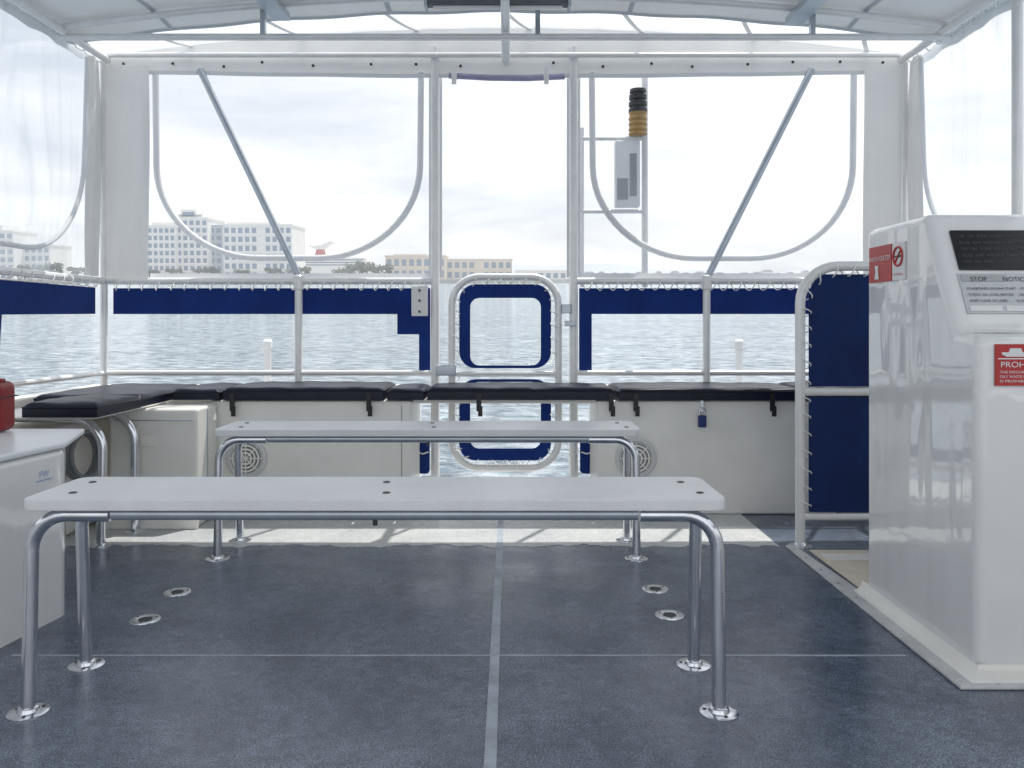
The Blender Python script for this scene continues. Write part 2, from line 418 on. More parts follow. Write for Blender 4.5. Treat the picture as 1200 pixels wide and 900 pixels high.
box('sign_board',1.284,1.45,2.1635,2.1685,0.783,0.893,RED,ps)
v,f=prism([(1.300,0.866),(1.312,0.860),(1.372,0.860),(1.384,0.872),(1.355,0.871),(1.350,0.882),(1.322,0.882),(1.318,0.871),(1.300,0.872)],'y',2.1615,2.1632)
mk('boat_mark',v,f,WHITE,ps,False)
text('PROHIBITED',0.021,(1.296,2.1625,0.832),(1,0,0),(0,0,1),WHITE,ps,0.14)
box('white_rule',1.29,1.444,2.1618,2.163,0.853,0.856,WHITE,ps)
for k,s in enumerate(('THE DISCHARGE OF OIL OR','OILY WASTE INTO THE WATER','IS PROHIBITED BY LAW')):
    text(s,0.0095,(1.294,2.1625,0.816-0.012*k),(1,0,0),(0,0,1),WHITE,ps,0.148)

mt=box('floor_mat',1.245,2.1,2.91,3.40,0.001,0.007,BEIGE,None,0.002,2); tag(mt,'beige mat lying on deck behind the console','mat')
gr=box('threshold_plate',1.26,1.62,3.24,3.33,0.0075,0.013,GEL2,None,0.003,2); tag(gr,'small white threshold plate on beige mat','plate')

# ------------------------------------------------------------------ privacy screen
sc=thing('canvas_screen',(1.7,3.48,0),'blue canvas screen laced to rounded chrome frame','screen')
fr=tube('frame',[(1.235,3.48,0.0),(1.235,3.48,1.19),(2.15,3.48,1.19),(2.15,3.48,0.0)],0.021,ALU,sc,fr=0.16)
lathe('flange',[(0.05,0),(0.05,0.004),(0.03,0.009),(0.022,0.02)],(1.235,3.48,0.0),CHROME,fr)
tube('mid_rail',[(1.24,3.48,0.655),(2.15,3.48,0.655)],0.017,ALU,sc)
tube('lower_rail',[(1.24,3.48,0.125),(2.15,3.48,0.125)],0.015,ALU,sc)
v,f=prism([(1.272,0.678),(2.12,0.678),(2.12,1.155),(1.335,1.155),(1.30,1.135),(1.280,1.10),(1.272,1.06)],'y',3.478,3.484); mk('canvas_panel',v,f,BLUED,sc,False)
v,f=prism(rrect(1.272,2.12,0.145,0.633,0.008),'y',3.478,3.484); mk('canvas_panel',v,f,BLUED,sc,False)
lacing('lacing',fillet([(1.254,3.48,0.14),(1.254,3.48,1.170),(2.12,3.48,1.170)],0.14),sc,pitch=0.075,amp=0.026,r=0.0028,off=0.0)

# ------------------------------------------------------------------ aft frame
YR=4.5
fr=thing('stern_rail_frame',(0,YR,0),'silver tube railing with posts across the stern','railing')
XL,XR=-2.227,2.17
for x in (-0.408,0.352):
    p=tube('post',[(x,YR,0.0),(x,YR,2.46)],0.024,ALU,fr)
    lathe('post_base',[(0.06,0),(0.06,0.008),(0.035,0.012),(0.03,0.03)],(x,YR,0.0),CHROME,p)
for x in (XL,XR):
    tube('post',[(x,YR,0.0),(x,YR,2.44)],0.020,ALU,fr)
for x in (-1.158,1.083):
    p=tube('post',[(x,YR,0.62),(x,YR,1.175)],0.021,ALU,fr)
    lathe('clamp',[(0.024,-0.045),(0.029,-0.04),(0.029,0.03),(0.024,0.035)],(x,YR,1.175),ALU,p)
def rails(x0,x1):
    tube('top_rail',[(x0,YR,1.178),(x1,YR,1.178)],0.019,ALU,fr)
    tube('bottom_rail',[(x0,YR,0.673),(x1,YR,0.673)],0.015,ALU,fr)
rails(XL,-0.408); rails(0.352,XR)
tube('diagonal_brace',[(-1.70,YR,2.34),(-1.155,YR,1.2)],0.019,ALUD,fr)
tube('diagonal_brace',[(1.66,YR,2.34),(1.088,YR,1.2)],0.019,ALUD,fr)
tube('header_tube',[(XL,YR-0.03,2.41),(XR,YR-0.03,2.41)],0.014,ALU,fr)

for x,nm in ((XL,'port'),(XR,'stbd')):
    s=thing('side_rail_frame',(x,2.5,0),'silver tube railing along the boat side','railing','side railings')
    tube('top_rail',[(x,-1.5,1.178),(x,4.48,1.178)],0.018,ALU,s)
    tube('bottom_rail',[(x,-1.5,0.673),(x,4.48,0.673)],0.014,ALU,s)
    for yy in (3.50,1.6,-0.4):
        if x<0 and yy==3.50: continue
        tube('post',[(x,yy,0.0),(x,yy,2.42)],0.022,ALU,s)
    tube('roof_side_tube',[(x+(0.03 if x<0 else -0.03),0.4,2.385),(x+(0.03 if x<0 else -0.03),4.48,2.385)],0.020,ALU,s)

# ------------------------------------------------------------------ canopy
can=thing('canopy',(0,2,2.4),'white fabric canopy stretched over arched tubes','canopy')
def rz(x): return 2.43+0.16*(1-(x/2.27)**2)
Y0=0.5; Y1=4.26  # near edge cut short out of view so open sky brightens the interior
def sag(y): return 0.020*abs(math.sin((y-4.02)*math.pi/0.95))
def roofz(x,y): return rz(x)-0.010-sag(y)+0.004*math.sin(x*11+y*5)
sheet('roof_fabric',lambda u,v:(-2.30+4.57*u,Y0+(Y1-Y0)*v,roofz(-2.30+4.57*u,Y0+(Y1-Y0)*v)),70,80,ROOFM,can)
sheet('added_sun_panel',lambda u,v:(-2.30+4.57*u,Y1+(4.58-Y1)*v,rz(-2.30+4.57*u)-0.012-0.012*math.sin(v*math.pi)),60,6,VINR,can)  # clear roof panel added to let sun reach the aft floor
def roofstrip(x0,x1,y0,y1,n=30):
    return sheet('seam',lambda u,v:(x0+(x1-x0)*u,y0+(y1-y0)*v,roofz(x0+(x1-x0)*u,y0+(y1-y0)*v)-0.004),max(2,int((x1-x0)*14)),n,SEAMG,can)
for x in (-1.75,-0.62,0.62,1.75): roofstrip(x-0.012,x+0.012,Y0,Y1-0.03)
roofstrip(-2.28,2.25,4.235,4.265,2)
for k in range(7):
    xa=-1.9+k*0.62
    sheet('added_sun_band',lambda u,v,xa=xa:(xa+0.028*u+0.16*v,Y1+(4.56-Y1)*v,rz(xa+0.028*u+0.16*v)-0.020-0.012*math.sin(v*math.pi)),2,8,HEM,can)  # bands across the added clear panel
def side_val(sx):
    return lambda u,v:(sx+0.008*math.sin(u*60),Y0+(4.58-Y0)*u,2.455-0.10*v+0.010*abs(math.sin(u*math.pi*18))*v)
sheet('side_valance',side_val(-2.285),160,3,CANVAS,can)
sheet('side_valance',side_val(2.255),160,3,CANVAS,can)
for yy in (4.02,3.07,2.12,1.17):
    tube('roof_bow',[(-2.2+4.34*k/24,yy,rz(-2.2+4.34*k/24)-0.038) for k in range(25)],0.017,ALU,can)
tube('cross_bar',[(-2.24,4.06,2.365),(2.17,4.06,2.365)],0.017,ALU,can)
tube('ridge_tube',[(-0.02,3.72,2.43),(-0.02,4.5,2.38)],0.022,ALU,can)
for x in (-1.14,1.42):
    box('roof_batten',x-0.045,x+0.045,2.9,4.09,rz(x)-0.095,rz(x)-0.055,ALUD,can,0.004)
for x in (-1.22,0.14,1.5):
    box('strut',x-0.012,x+0.012,4.045,4.075,2.37,rz(x)-0.03,ALUD,can)
lacing('edge_lacing',[(-2.235,1.8,2.40),(-2.235,4.5,2.40)],can,B=(1,0,0),pitch=0.10,amp=0.028)
lacing('edge_lacing',[(2.19,1.8,2.40),(2.19,4.5,2.40)],can,B=(1,0,0),pitch=0.10,amp=0.028)

lf=thing('light_fixture',(-0.05,3.86,2.44),'slim fluorescent strip light under the canopy','light')
box('housing',-0.39,0.28,3.83,3.90,2.445,2.495,pmat('dark_housing',(0.12,0.13,0.14),0.4,var=0.2),lf,0.008)
tube('diffuser_tube',[(-0.36,3.865,2.437),(0.25,3.865,2.437)],0.011,WHITE,lf)
box('end_cap',-0.40,-0.385,3.825,3.905,2.430,2.50,ALUD,lf,0.003); box('end_cap',0.275,0.29,3.825,3.905,2.430,2.50,ALUD,lf,0.003)

# ------------------------------------------------------------------ aft curtains
YC=4.545
cur=thing('window_curtain',(0,YC,1.19),'white canvas stern curtain with clear vinyl windows','curtain')
def valz(x): return 2.322-0.025*math.sin((x+2.2)/4.4*math.pi)
sheet('valance',lambda u,v:(-2.245+4.43*u,YC-0.030+0.004*math.sin(u*40)*v+0.003*math.sin(u*90+v*5),(rz(-2.245+4.43*u)-0.004)*(1-v)+valz(-2.245+4.43*u)*v),120,8,DRAPE,cur)
sheet('valance_hem',lambda u,v:(-2.245+4.43*u,YC-0.036+0.004*math.sin(u*40),valz(-2.245+4.43*u)+0.022*v-0.002),120,1,HEM,cur)
def folds(x0,x1,n,amp,ph=0):
    return lambda u,v:(x0+(x1-x0)*u+0.004*math.sin(v*5+ph),YC-0.05+amp*math.sin(u*math.pi*2*n+1.2*v+ph)*(0.4+0.6*v)+0.2*amp*math.sin(u*19+v*4)-0.01,2.36+(1.17-2.36)*v)
sheet('side_drape',folds(-2.235,-1.975,1.1,0.006),60,16,DRAPE,cur)
sheet('side_drape',folds(1.94,2.15,0.8,0.004,1),50,16,DRAPE,cur)
def win(x0,x1,mat=VINC,z0=1.20,z1=2.34):
    return sheet('clear_window',lambda u,v:(x0+(x1-x0)*u,YC+0.005*math.sin(u*9+v*4)*math.sin(v*7),z0+(z1-z0)*v),24,16,mat,cur)
win(-1.995,-0.44); win(-0.375,0.32); win(0.39,1.95)
def strip(x0,x1,z0,z1,d=0.006):
    return box('window_border',x0,x1,YC-0.012-d,YC-0.012,z0,z1,ZIP,cur)
strip(-0.445,-0.372,1.20,2.315); strip(0.317,0.392,1.20,2.315)
strip(-1.985,-0.446,1.198,1.222); strip(0.393,1.945,1.198,1.222)
for a,b_ in ((-1.955,-0.488),(0.455,1.903)):
    pts=fillet([(a,YC-0.018,2.33),(a+0.01,YC-0.018,1.306),(b_-0.01,YC-0.018,1.306),(b_,YC-0.018,2.33)],0.56,n=14)
    tube('zip',pts,0.0175,ZIP,cur,ns=10)
random.seed(3)
for k in range(17):
    x=-2.1+k*0.26+random.uniform(-0.04,0.04)
    lathe('snap',[(0.008,-0.004),(0.008,0.0),(0.005,0.003)],(x,YC-0.042,2.375+random.uniform(-0.02,0.01)),DARKBOLT,cur,ns=10,axis='y')

roll=thing('rolled_curtain',(-0.03,YC-0.06,2.27),'rolled door curtain tied under the header','curtain')
tube('roll',[(-0.33,YC-0.085,2.295),(-0.1,YC-0.085,2.282),(0.1,YC-0.085,2.280),(0.30,YC-0.085,2.29)],0.016,GALV,roll)
for x in (-0.30,0.20):
    v,f=lathev([(0.0175,-0.015),(0.020,-0.015),(0.020,0.015),(0.0175,0.015)],(x,YC-0.085,2.29),18,'x'); mk('strap',v,f,WHITE,roll)
    box('strap_tail',x-0.012,x+0.012,YC-0.115,YC-0.109,2.24,2.33,WHITE,roll)

YB=4.528
def spray(outline, wx0, wx1, label, lp):
    s=thing('spray_cloth',((wx0+wx1)/2,YB,0.66),label,'spray cloth','stern spray cloths')
    v,f=prism(outline,'y',YB,YB+0.004); mk('canvas_band',v,f,BLUE,s,False)
    sheet('clear_window',lambda u,v:(wx0+(wx1-wx0)*u,YB+0.012+0.004*math.sin(u*30),0.665+0.345*v),20,6,VINL,s)
    lacing('lacing',lp,s,pitch=0.075,amp=0.025,r=0.003,off=-0.012)
    return s
spray([(-2.19,1.14),(-2.19,0.997),(-0.62,0.997),(-0.62,0.885),(-0.50,0.885),(-0.50,0.68),(-0.438,0.68),(-0.438,1.14)],-2.2,-0.46,
      'blue canvas spray cloth with clear window laced to rail',[(-2.19,YR,1.165),(-0.45,YR,1.165)])
spray([(2.14,1.14),(2.14,0.997),(0.455,0.997),(0.455,0.68),(0.385,0.68),(0.385,1.14)],0.41,2.15,
      'blue canvas spray cloth with clear window laced to rail',[(0.40,YR,1.165),(2.13,YR,1.165)])
hb=thing('rail_bracket',(-0.49,YR,1.0),'white plastic bracket on blue cloth beside the gate','bracket')
box('plate',-0.535,-0.445,YR-0.035,YR-0.015,0.985,1.15,WHITE,hb,0.006,2)
for z in (1.01,1.07,1.125): lathe('screw',[(0.007,-0.004),(0.007,0.0)],(-0.49,YR-0.036,z),DARKBOLT,hb,ns=8,axis='y')

for x,s,ya in ((XL,-1,3.0),(XR,1,3.0)):
    c=thing('side_curtain',(x,3.7,1.2),'clear wrinkled vinyl side curtain hanging in folds','curtain','side curtains')
    def fn(u,v,x=x,s=s):
        y=0.2+4.28*u
        f=0.028*math.sin(y*4.3+1.1*v+s)+0.016*math.sin(y*9.1-2.6*v+2)*(0.3+v)+0.010*math.sin(v*8+y*6)+0.005*math.sin(y*21+5*v+math.sin(y*4)*2)*(1-v)
        return (x+s*(0.052+f*0.8),y,2.40+(1.185-2.40)*v)
    sheet('vinyl_sheet',fn,300,28,VINS,c)
    pts=fillet([(x+s*0.02,4.36,2.36),(x+s*0.02,4.30,1.30),(x+s*0.02,2.9,1.30),(x+s*0.02,2.9,2.36)],0.5,n=12)
    tube('zip',pts,0.012,ZIP,c,ns=8)
    def ed(u,v,x=x,s=s):
        return (x+s*(0.012+0.010*math.sin(u*9+v*3)),4.34+0.13*u+0.015*math.sin(v*5),2.38-1.18*v)
    sheet('gathered_edge',ed,24,12,DRAPE,c)
    d=thing('side_spray_cloth',(x,3.7,0.66),'bright blue canvas side spray cloth with clear window','spray cloth','side spray cloths')
    outl=[(0.5,1.14),(4.45,1.14),(4.45,0.997),(3.63,0.985),(3.60,0.68),(3.50,0.68),(3.50,0.985),(0.5,0.985)]
    v,f=prism(outl,'x',x+s*0.022,x+s*0.026); mk('canvas_band',v,f,BLUE,d,False)
    sheet('clear_window',lambda u,v,x=x,s=s:(x+s*(0.032+0.006*math.sin(u*40)),0.5+3.95*u,0.665+0.345*v),60,4,VINL,d)
    lacing('lacing',[(x,2.0,1.165),(x,4.45,1.165)],d,B=(1,0,0),pitch=0.085,amp=0.025,r=0.0028)

# ------------------------------------------------------------------ gate
gt=thing('gate',(-0.02,YR,0.14),'chrome framed gate with blue canvas and clear windows','gate')
gx0,gx1,gz0,gz1=-0.315,0.268,0.155,1.20
YG=YR-0.015
gpath=fillet([(gx0,YG,gz0),(gx1,YG,gz0),(gx1,YG,gz1),(gx0,YG,gz1)],0.15,closed=True)
tube('frame',gpath,0.020,ALU,gt,closed=True)
def ring(outer,inner,y0,y1):
    n=len(outer);V=[];F=[]
    for y in (y0,y1):
        for P in (outer,inner):
            for p in P: V.append((p[0],y,p[1]))
    for i in range(n):
        j=(i+1)%n
        F.append((i,j,n+j,n+i)); F.append((2*n+i,3*n+i,3*n+j,2*n+j))
        F.append((i,2*n+i,2*n+j,j)); F.append((n+i,n+j,3*n+j,3*n+i))
    return V,F
v,f=ring(rrect(-0.275,0.228,0.70,1.16,0.09),rrect(-0.215,0.172,0.715,1.085,0.05),YG,YG+0.005); mk('canvas_panel',v,f,BLUE,gt,False)
v,f=ring(rrect(-0.275,0.228,0.195,0.64,0.09),rrect(-0.215,0.172,0.26,0.625,0.05),YG,YG+0.005); mk('canvas_panel',v,f,BLUE,gt,False)
for z0,z1 in ((0.715,1.085),(0.26,0.625)):
    sheet('clear_window',lambda u,v,z0=z0,z1=z1:(-0.22+0.395*u,YG+0.010,z0-0.005+(z1-z0+0.01)*v),4,4,VINL,gt)
tube('mid_rail',[(gx0,YG,0.67),(gx1,YG,0.67)],0.016,ALU,gt)
lp=fillet([(-0.292,YG,0.178),(0.245,YG,0.178),(0.245,YG,1.177),(-0.292,YG,1.177)],0.13,closed=True)
lacing('lacing',lp,gt,pitch=0.07,amp=0.020,closed=True,r=0.0028)
box('latch',-0.40,-0.29,YG-0.045,YG-0.02,0.66,0.72,ALUD,gt,0.008)
for z in (0.35,1.0): box('hinge',0.285,0.335,YG-0.02,YG+0.02,z,z+0.05,ALUD,gt,0.004)
box('latch_pin',0.30,0.36,YG-0.04,YG-0.02,0.93,0.96,ALUD,gt,0.004)

for x in (-0.468,0.418):
    b=thing('folded_cloth',(x,4.46,0.13),'blue canvas flap tied beside the gate opening','canvas flap','gate flaps')
    v,f=prism(rrect(x-0.035,x+0.035,0.13,0.33,0.02),'y',4.44,4.455); mk('flap',v,f,BLUE,b,bevel=0.004,seg=2)
    tube('tie_cord',[(x-0.03,4.434,0.25),(x,4.43,0.24),(x+0.03,4.434,0.25)],0.004,CORD,b,ns=6)

# ------------------------------------------------------------------ lockers
YF=4.05
SPK=pmat('speaker_rim_grey',(0.66,0.66,0.66),0.4,var=0.05)
SPG=pmat('speaker_grey',(0.22,0.22,0.23),0.6)
def locker(x0,x1,label,spx):
    L=thing('stern_locker',((x0+x1)/2,YF+0.2,0),label,'locker','stern lockers')
    box('cabinet',x0,x1,YF,4.44,0.001,0.565,GEL2,L,0.012)
    c=(spx,YF,0.28)
    sp=lathe('speaker',[(0.102,-0.001),(0.102,-0.012),(0.088,-0.020),(0.078,-0.010),(0.02,-0.008)],c,SPK,L,axis='y',ns=40)
    for r in (0.028,0.046,0.064):
        tube('grille_ring',[(spx+r*math.cos(a*math.pi/16),YF-0.016,0.28+r*math.sin(a*math.pi/16)) for a in range(32)],0.005,GEL2,sp,closed=True,ns=8)
    lathe('cone_hole',[(0.074,-0.0102),(0.074,-0.0112)],c,SPG,sp,axis='y')
    for a in range(0,180,45):
        ca,sa=math.cos(math.radians(a)),math.sin(math.radians(a))
        tube('grille_spoke',[(spx-0.078*ca,YF-0.014,0.28-0.078*sa),(spx+0.078*ca,YF-0.014,0.28+0.078*sa)],0.0035,GEL2,sp,ns=6)
    return L
L1=locker(-1.485,-0.485,'white stern locker with round speaker below navy cushions',-1.30)
L2=locker(0.435,1.62,'white stern locker with round speaker below navy cushions',0.625)
box('door_line',-0.535,-0.531,YF-0.002,YF-0.0004,0.02,0.54,pmat('gap',(0.35,0.35,0.34),0.7),L1)
cl=thing('corner_locker',(-1.59,4.1,0),'large white corner locker box beside the side seat','locker')
box('cabinet',-1.85,-1.44,3.78,4.04,0.001,0.553,GEL2,cl,0.016,4)
tube('lid_trim',[(-1.82,3.774,0.50),(-1.46,3.774,0.50)],0.0025,ALUD,cl,ns=6)
box('vent_plate',-1.70,-1.63,3.772,3.779,0.38,0.43,GEL2,cl,0.002,2)
box('plinth',-1.87,-1.43,3.755,3.779,0.001,0.05,GEL2,cl,0.006)
box('side_seam',-1.44,-1.436,3.90,3.905,0.02,0.54,ALUD,cl)

def cushion(x0,x1,y0,y1,z0,z1,label,straps=(),mat=NAVY,pf=0.004):
    c=thing('seat_cushion',((x0+x1)/2,(y0+y1)/2,z0),label,'cushion','seat cushions')
    nx=max(6,int((x1-x0)*24)); ny=12
    L=x1-x0; D_=y1-y0
    def top(u,v):
        e=min(u,1-u)*L; g=min(v,1-v)*D_
        a=min(1,e/0.03); b=min(1,g/0.03)
        h=(1-(1-a)**2)**0.5*(1-(1-b)**2)**0.5
        puff=pf*math.sin(math.pi*u)**0.5*math.sin(math.pi*v)**0.5 if 0<u<1 and 0<v<1 else 0
        wr=0.0016*math.sin(u*L*31+v*4)+0.0012*math.sin(v*19+u*7)
        return (x0+L*u, y0+D_*v, z1-0.018+0.018*h+puff+wr*h)
    U=[min(0.5,k/L) for k in (0,0.003,0.010,0.020,0.032)]; U=U+[U[-1]+(1-2*U[-1])*k/nx for k in range(1,nx)]+[1-k for k in reversed(U)]
    Vv=[min(0.5,k/D_) for k in (0,0.003,0.010,0.020,0.032)]; Vv=Vv+[Vv[-1]+(1-2*Vv[-1])*k/ny for k in range(1,ny)]+[1-k for k in reversed(Vv)]
    nu=len(U); nv=len(Vv)
    verts=[top(u,v) for v in Vv for u in U]; faces=[(j*nu+i,j*nu+i+1,(j+1)*nu+i+1,(j+1)*nu+i) for j in range(nv-1) for i in range(nu-1)]
    loop=[i for i in range(nu)]+[j*nu+nu-1 for j in range(1,nv)]+[(nv-1)*nu+i for i in range(nu-2,-1,-1)]+[j*nu for j in range(nv-2,0,-1)]
    base=len(verts)
    for k in loop:
        p=verts[k]; verts.append((p[0],p[1],z0))
    n=len(loop)
    for k in range(n):
        faces.append((loop[k],base+k,base+(k+1)%n,loop[(k+1)%n]))
    faces.append(tuple(base+k for k in range(n)))
    mk('pad',verts,faces,mat,c,angle=50)
    tube('piping',[(p[0],p[1],z1-0.016) for p in rrect(x0-0.001,x1+0.001,y0-0.001,y1+0.001,0.006,3)],0.0032,mat,c,closed=True,ns=6)
    for sx in straps:
        v,f=multi([(boxv(sx-0.012,sx+0.012,y0-0.004,y0+0.001,z0-0.055,z0+0.03),BOXF),(boxv(sx-0.004,sx+0.018,y0-0.008,y0-0.004,z0-0.080,z0-0.03),BOXF)])
        mk('strap',v,f,BLACK,c,False)
    return c
zc0,zc1=0.570,0.630
cushion(-1.655,-1.425,4.02,4.46,zc0,zc1-0.008,'short navy vinyl cushion in the seat corner')
cushion(-1.405,-0.62,4.02,4.46,zc0,zc1,'long navy vinyl cushion on white stern locker',(-1.36,-0.69))
cushion(-0.60,-0.422,4.02,4.38,zc0,zc1-0.006,'narrow navy vinyl cushion beside the gate')
cushion(-0.403,0.515,4.02,4.38,zc0,zc1,'navy vinyl cushion bridging the gate opening',(-0.15,0.50,))
cushion(0.537,1.435,4.02,4.46,zc0,zc1-0.004,'long navy vinyl cushion on white stern locker',(0.62,1.29))
cushion(1.455,2.1,4.02,4.46,zc0,zc1,'navy vinyl cushion on locker behind canvas screen')
cushion(-1.97,-1.665,3.31,3.70,0.566,0.622,'plump navy vinyl cushion on tube framed side seat',pf=0.008)
cushion(-2.17,-1.68,3.735,4.46,0.566,0.618,'navy vinyl cushion on side seat at the corner',pf=0.007)
br=thing('seat_bridge',(0.06,4.1,0.54),'white board carrying the cushion across the gate gap','board')
box('board',-0.48,0.43,4.07,4.36,0.548,0.566,GEL2,br,0.003,2)

pk=thing('padlock',(0.945,4.03,0.46),'blue padlock hanging on a steel hasp','padlock')
box('body',0.927,0.967,4.015,4.035,0.435,0.495,pmat('blue_plastic',(0.01,0.03,0.15),0.4),pk,0.006)
tube('shackle',[(0.935,4.025,0.49),(0.935,4.025,0.53),(0.959,4.025,0.53),(0.959,4.025,0.49)],0.004,CHROME,pk,fr=0.012,ns=8)
box('hasp',0.94,0.955,4.03,4.05,0.51,0.566,CHROME,pk)

sf=thing('side_seat_frame',(-1.85,3.6,0),'bent chrome tube frame carrying the side seat cushion','seat frame')
l1=tube('leg',[(-2.15,3.50,0.543),(-1.735,3.50,0.543),(-1.735,3.48,0.0)],0.019,CHROME,sf,fr=0.14)
lathe('flange',[(0.047,0),(0.047,0.003),(0.03,0.006),(0.021,0.014)],(-1.735,3.48,0),CHROME,l1)
l2=tube('leg',[(-2.15,3.72,0.543),(-1.70,3.72,0.543),(-1.70,3.72,0.0)],0.019,CHROME,sf,fr=0.14)
lathe('flange',[(0.047,0),(0.047,0.003),(0.03,0.006),(0.021,0.014)],(-1.70,3.72,0),CHROME,l2)
tube('rail',[(-2.1,3.34,0.548),(-2.1,4.4,0.548)],0.011,CHROME,sf)
box('seat_board',-2.2,-1.68,3.33,4.45,0.5575,0.5655,GEL2,sf,0.002,2)
um=thing('under_seat_moulding',(-2.05,4.0,0),'white moulded box under the side seat','moulding')
box('body',-2.23,-1.95,3.45,4.44,0.001,0.50,GEL2,um,0.03,4)
box('hatch',-1.948,-1.942,3.55,3.85,0.08,0.42,GEL2,um,0.002)
hz=thing('coiled_hose',(-1.85,3.66,0.3),'grey hose coil hanging below side seat','hose')
HOSE=pmat('grey_hose',(0.2,0.21,0.22),0.5)
for k in range(3):
    tube('hose_loop',[(-1.90+0.018*k+0.03*math.cos(a*math.pi/14),3.62+0.075*math.cos(a*math.pi/14),0.36+0.004*k+0.10*math.sin(a*math.pi/14)) for a in range(28)],0.009,HOSE,hz,closed=True,ns=8)

sb=thing('storage_box',(-1.85,2.3,0),'glossy white fibreglass storage box with thin angled lid','storage box')
v,f=prism([(-2.22,1.5),(-1.62,1.5),(-1.445,2.66),(-1.515,2.80),(-2.22,2.80)],'z',-0.04,0.540)
mk('body',v,f,GEL,sb,bevel=0.022,seg=4)
v,f=prism([(-2.22,1.5),(-1.617,1.5),(-1.440,2.66),(-1.555,3.0),(-2.22,3.0)],'z',0.542,0.562)
mk('lid',v,f,LIDM,sb,bevel=0.007,seg=3)
# faint maker mark on the slanted side face, reading from the near end to the far end
nx_=Vector((1,-0.151,0)).normalized(); tx=Vector((0.151,1,0)).normalized()
P0=Vector((-1.4643,2.532,0))
PB=pmat('faint_blue_print',(0.36,0.46,0.66),0.4)
q0=P0+nx_*0.0022
zz0,zz1=0.455,0.459
mk('maker_rule',[q0+Vector((0,0,zz0)),q0+tx*0.07+Vector((0,0,zz0)),q0+tx*0.07+Vector((0,0,zz1)),q0+Vector((0,0,zz1))],[(0,1,2,3)],PB,sb,False)
text('FW',0.030,P0+tx*0.012+nx_*0.0026+Vector((0,0,0.466)),tx,(0,0,1),PB,sb,name='maker_mark')
rc=thing('red_case',(-1.86,2.9,0.56),'dark red plastic case with grip on the white box','case')
box('body',-2.00,-1.775,2.84,2.96,0.564,0.742,REDP,rc,0.028,4)
box('grip',-1.84,-1.79,2.885,2.915,0.735,0.752,REDP,rc,0.006)
box('lid_seam',-2.001,-1.774,2.839,2.961,0.685,0.689,BLACK,rc)

# ------------------------------------------------------------------ rack outside the stern
ms=thing('equipment_rack',(0.6,4.63,1.18),'white tube rack with instrument box outside the stern','rack')
tube('upright',[(0.765,4.63,1.15),(0.765,4.63,2.38)],0.018,ALU,ms)
tube('upright',[(0.41,4.63,1.15),(0.41,4.63,2.05)],0.012,ALU,ms)
for z in (1.99,1.578): tube('crossbar',[(0.40,4.63,z),(0.77,4.63,z)],0.012,ALU,ms)
bx=box('instrument_box',0.595,0.735,4.60,4.66,1.60,1.975,pmat('grey_box',(0.85,0.86,0.88),0.5,var=0.06,transl=0.35),ms,0.008)
LG=pmat('label_grey',(0.52,0.53,0.56),0.5,transl=0.2)
box('face_label',0.605,0.665,4.597,4.5985,1.64,1.76,LG,bx)
box('face_label',0.675,0.715,4.597,4.5985,1.66,1.90,LG,bx)
bc=thing('beacon_light',(0.726,4.63,2.0),'amber beacon lamp with black ribbed top','beacon')
lathe('lens',[(0.05,0.0),(0.054,0.01),(0.047,0.02),(0.054,0.035),(0.047,0.05),(0.054,0.065),(0.047,0.08),(0.054,0.095),(0.047,0.11),(0.052,0.13)],(0.726,4.63,2.005),AMBER,bc)
lathe('ribbed_cap',[(0.053,0.13),(0.053,0.15),(0.040,0.152),(0.040,0.164),(0.052,0.166),(0.052,0.188),(0.038,0.190),(0.038,0.202),(0.050,0.204),(0.050,0.228),(0.036,0.230),(0.036,0.240),(0.047,0.242),(0.045,0.262),(0.02,0.268)],(0.726,4.63,2.005),BLACK,bc)

for x in (-1.55,1.47):
    p=thing('stern_pole',(x,5.25,-0.5),'short white pole standing off the stern','pole','stern poles')
    lathe('shaft',[(0.022,0),(0.022,1.28),(0.03,1.285),(0.03,1.33),(0.018,1.345)],(x,5.25,-0.5),WHITE,p,ns=16)
    box('bracket',x-0.02,x+0.02,4.66,5.25,0.2,0.24,ALUD,p)

# ------------------------------------------------------------------ tilt the boat to its trim
R = Matrix.Rotation(-TILT,4,'X')
cam_d=bpy.data.cameras.new('camera'); cam=bpy.data.objects.new('camera',cam_d); coll.objects.link(cam)
cam_d.sensor_width=36; cam_d.lens=28.8; cam_d.shift_y=-0.06; cam_d.shift_x=0.0025; cam_d.clip_start=0.05; cam_d.clip_end=30000
camM = Matrix.Translation((0,0,0.95)) @ Euler((math.radians(90),0,0)).to_matrix().to_4x4()
cam.matrix_world = R @ camM
scn.camera=cam
for o in BOAT:
    o.matrix_world = R @ Matrix.Translation(W[o.name])

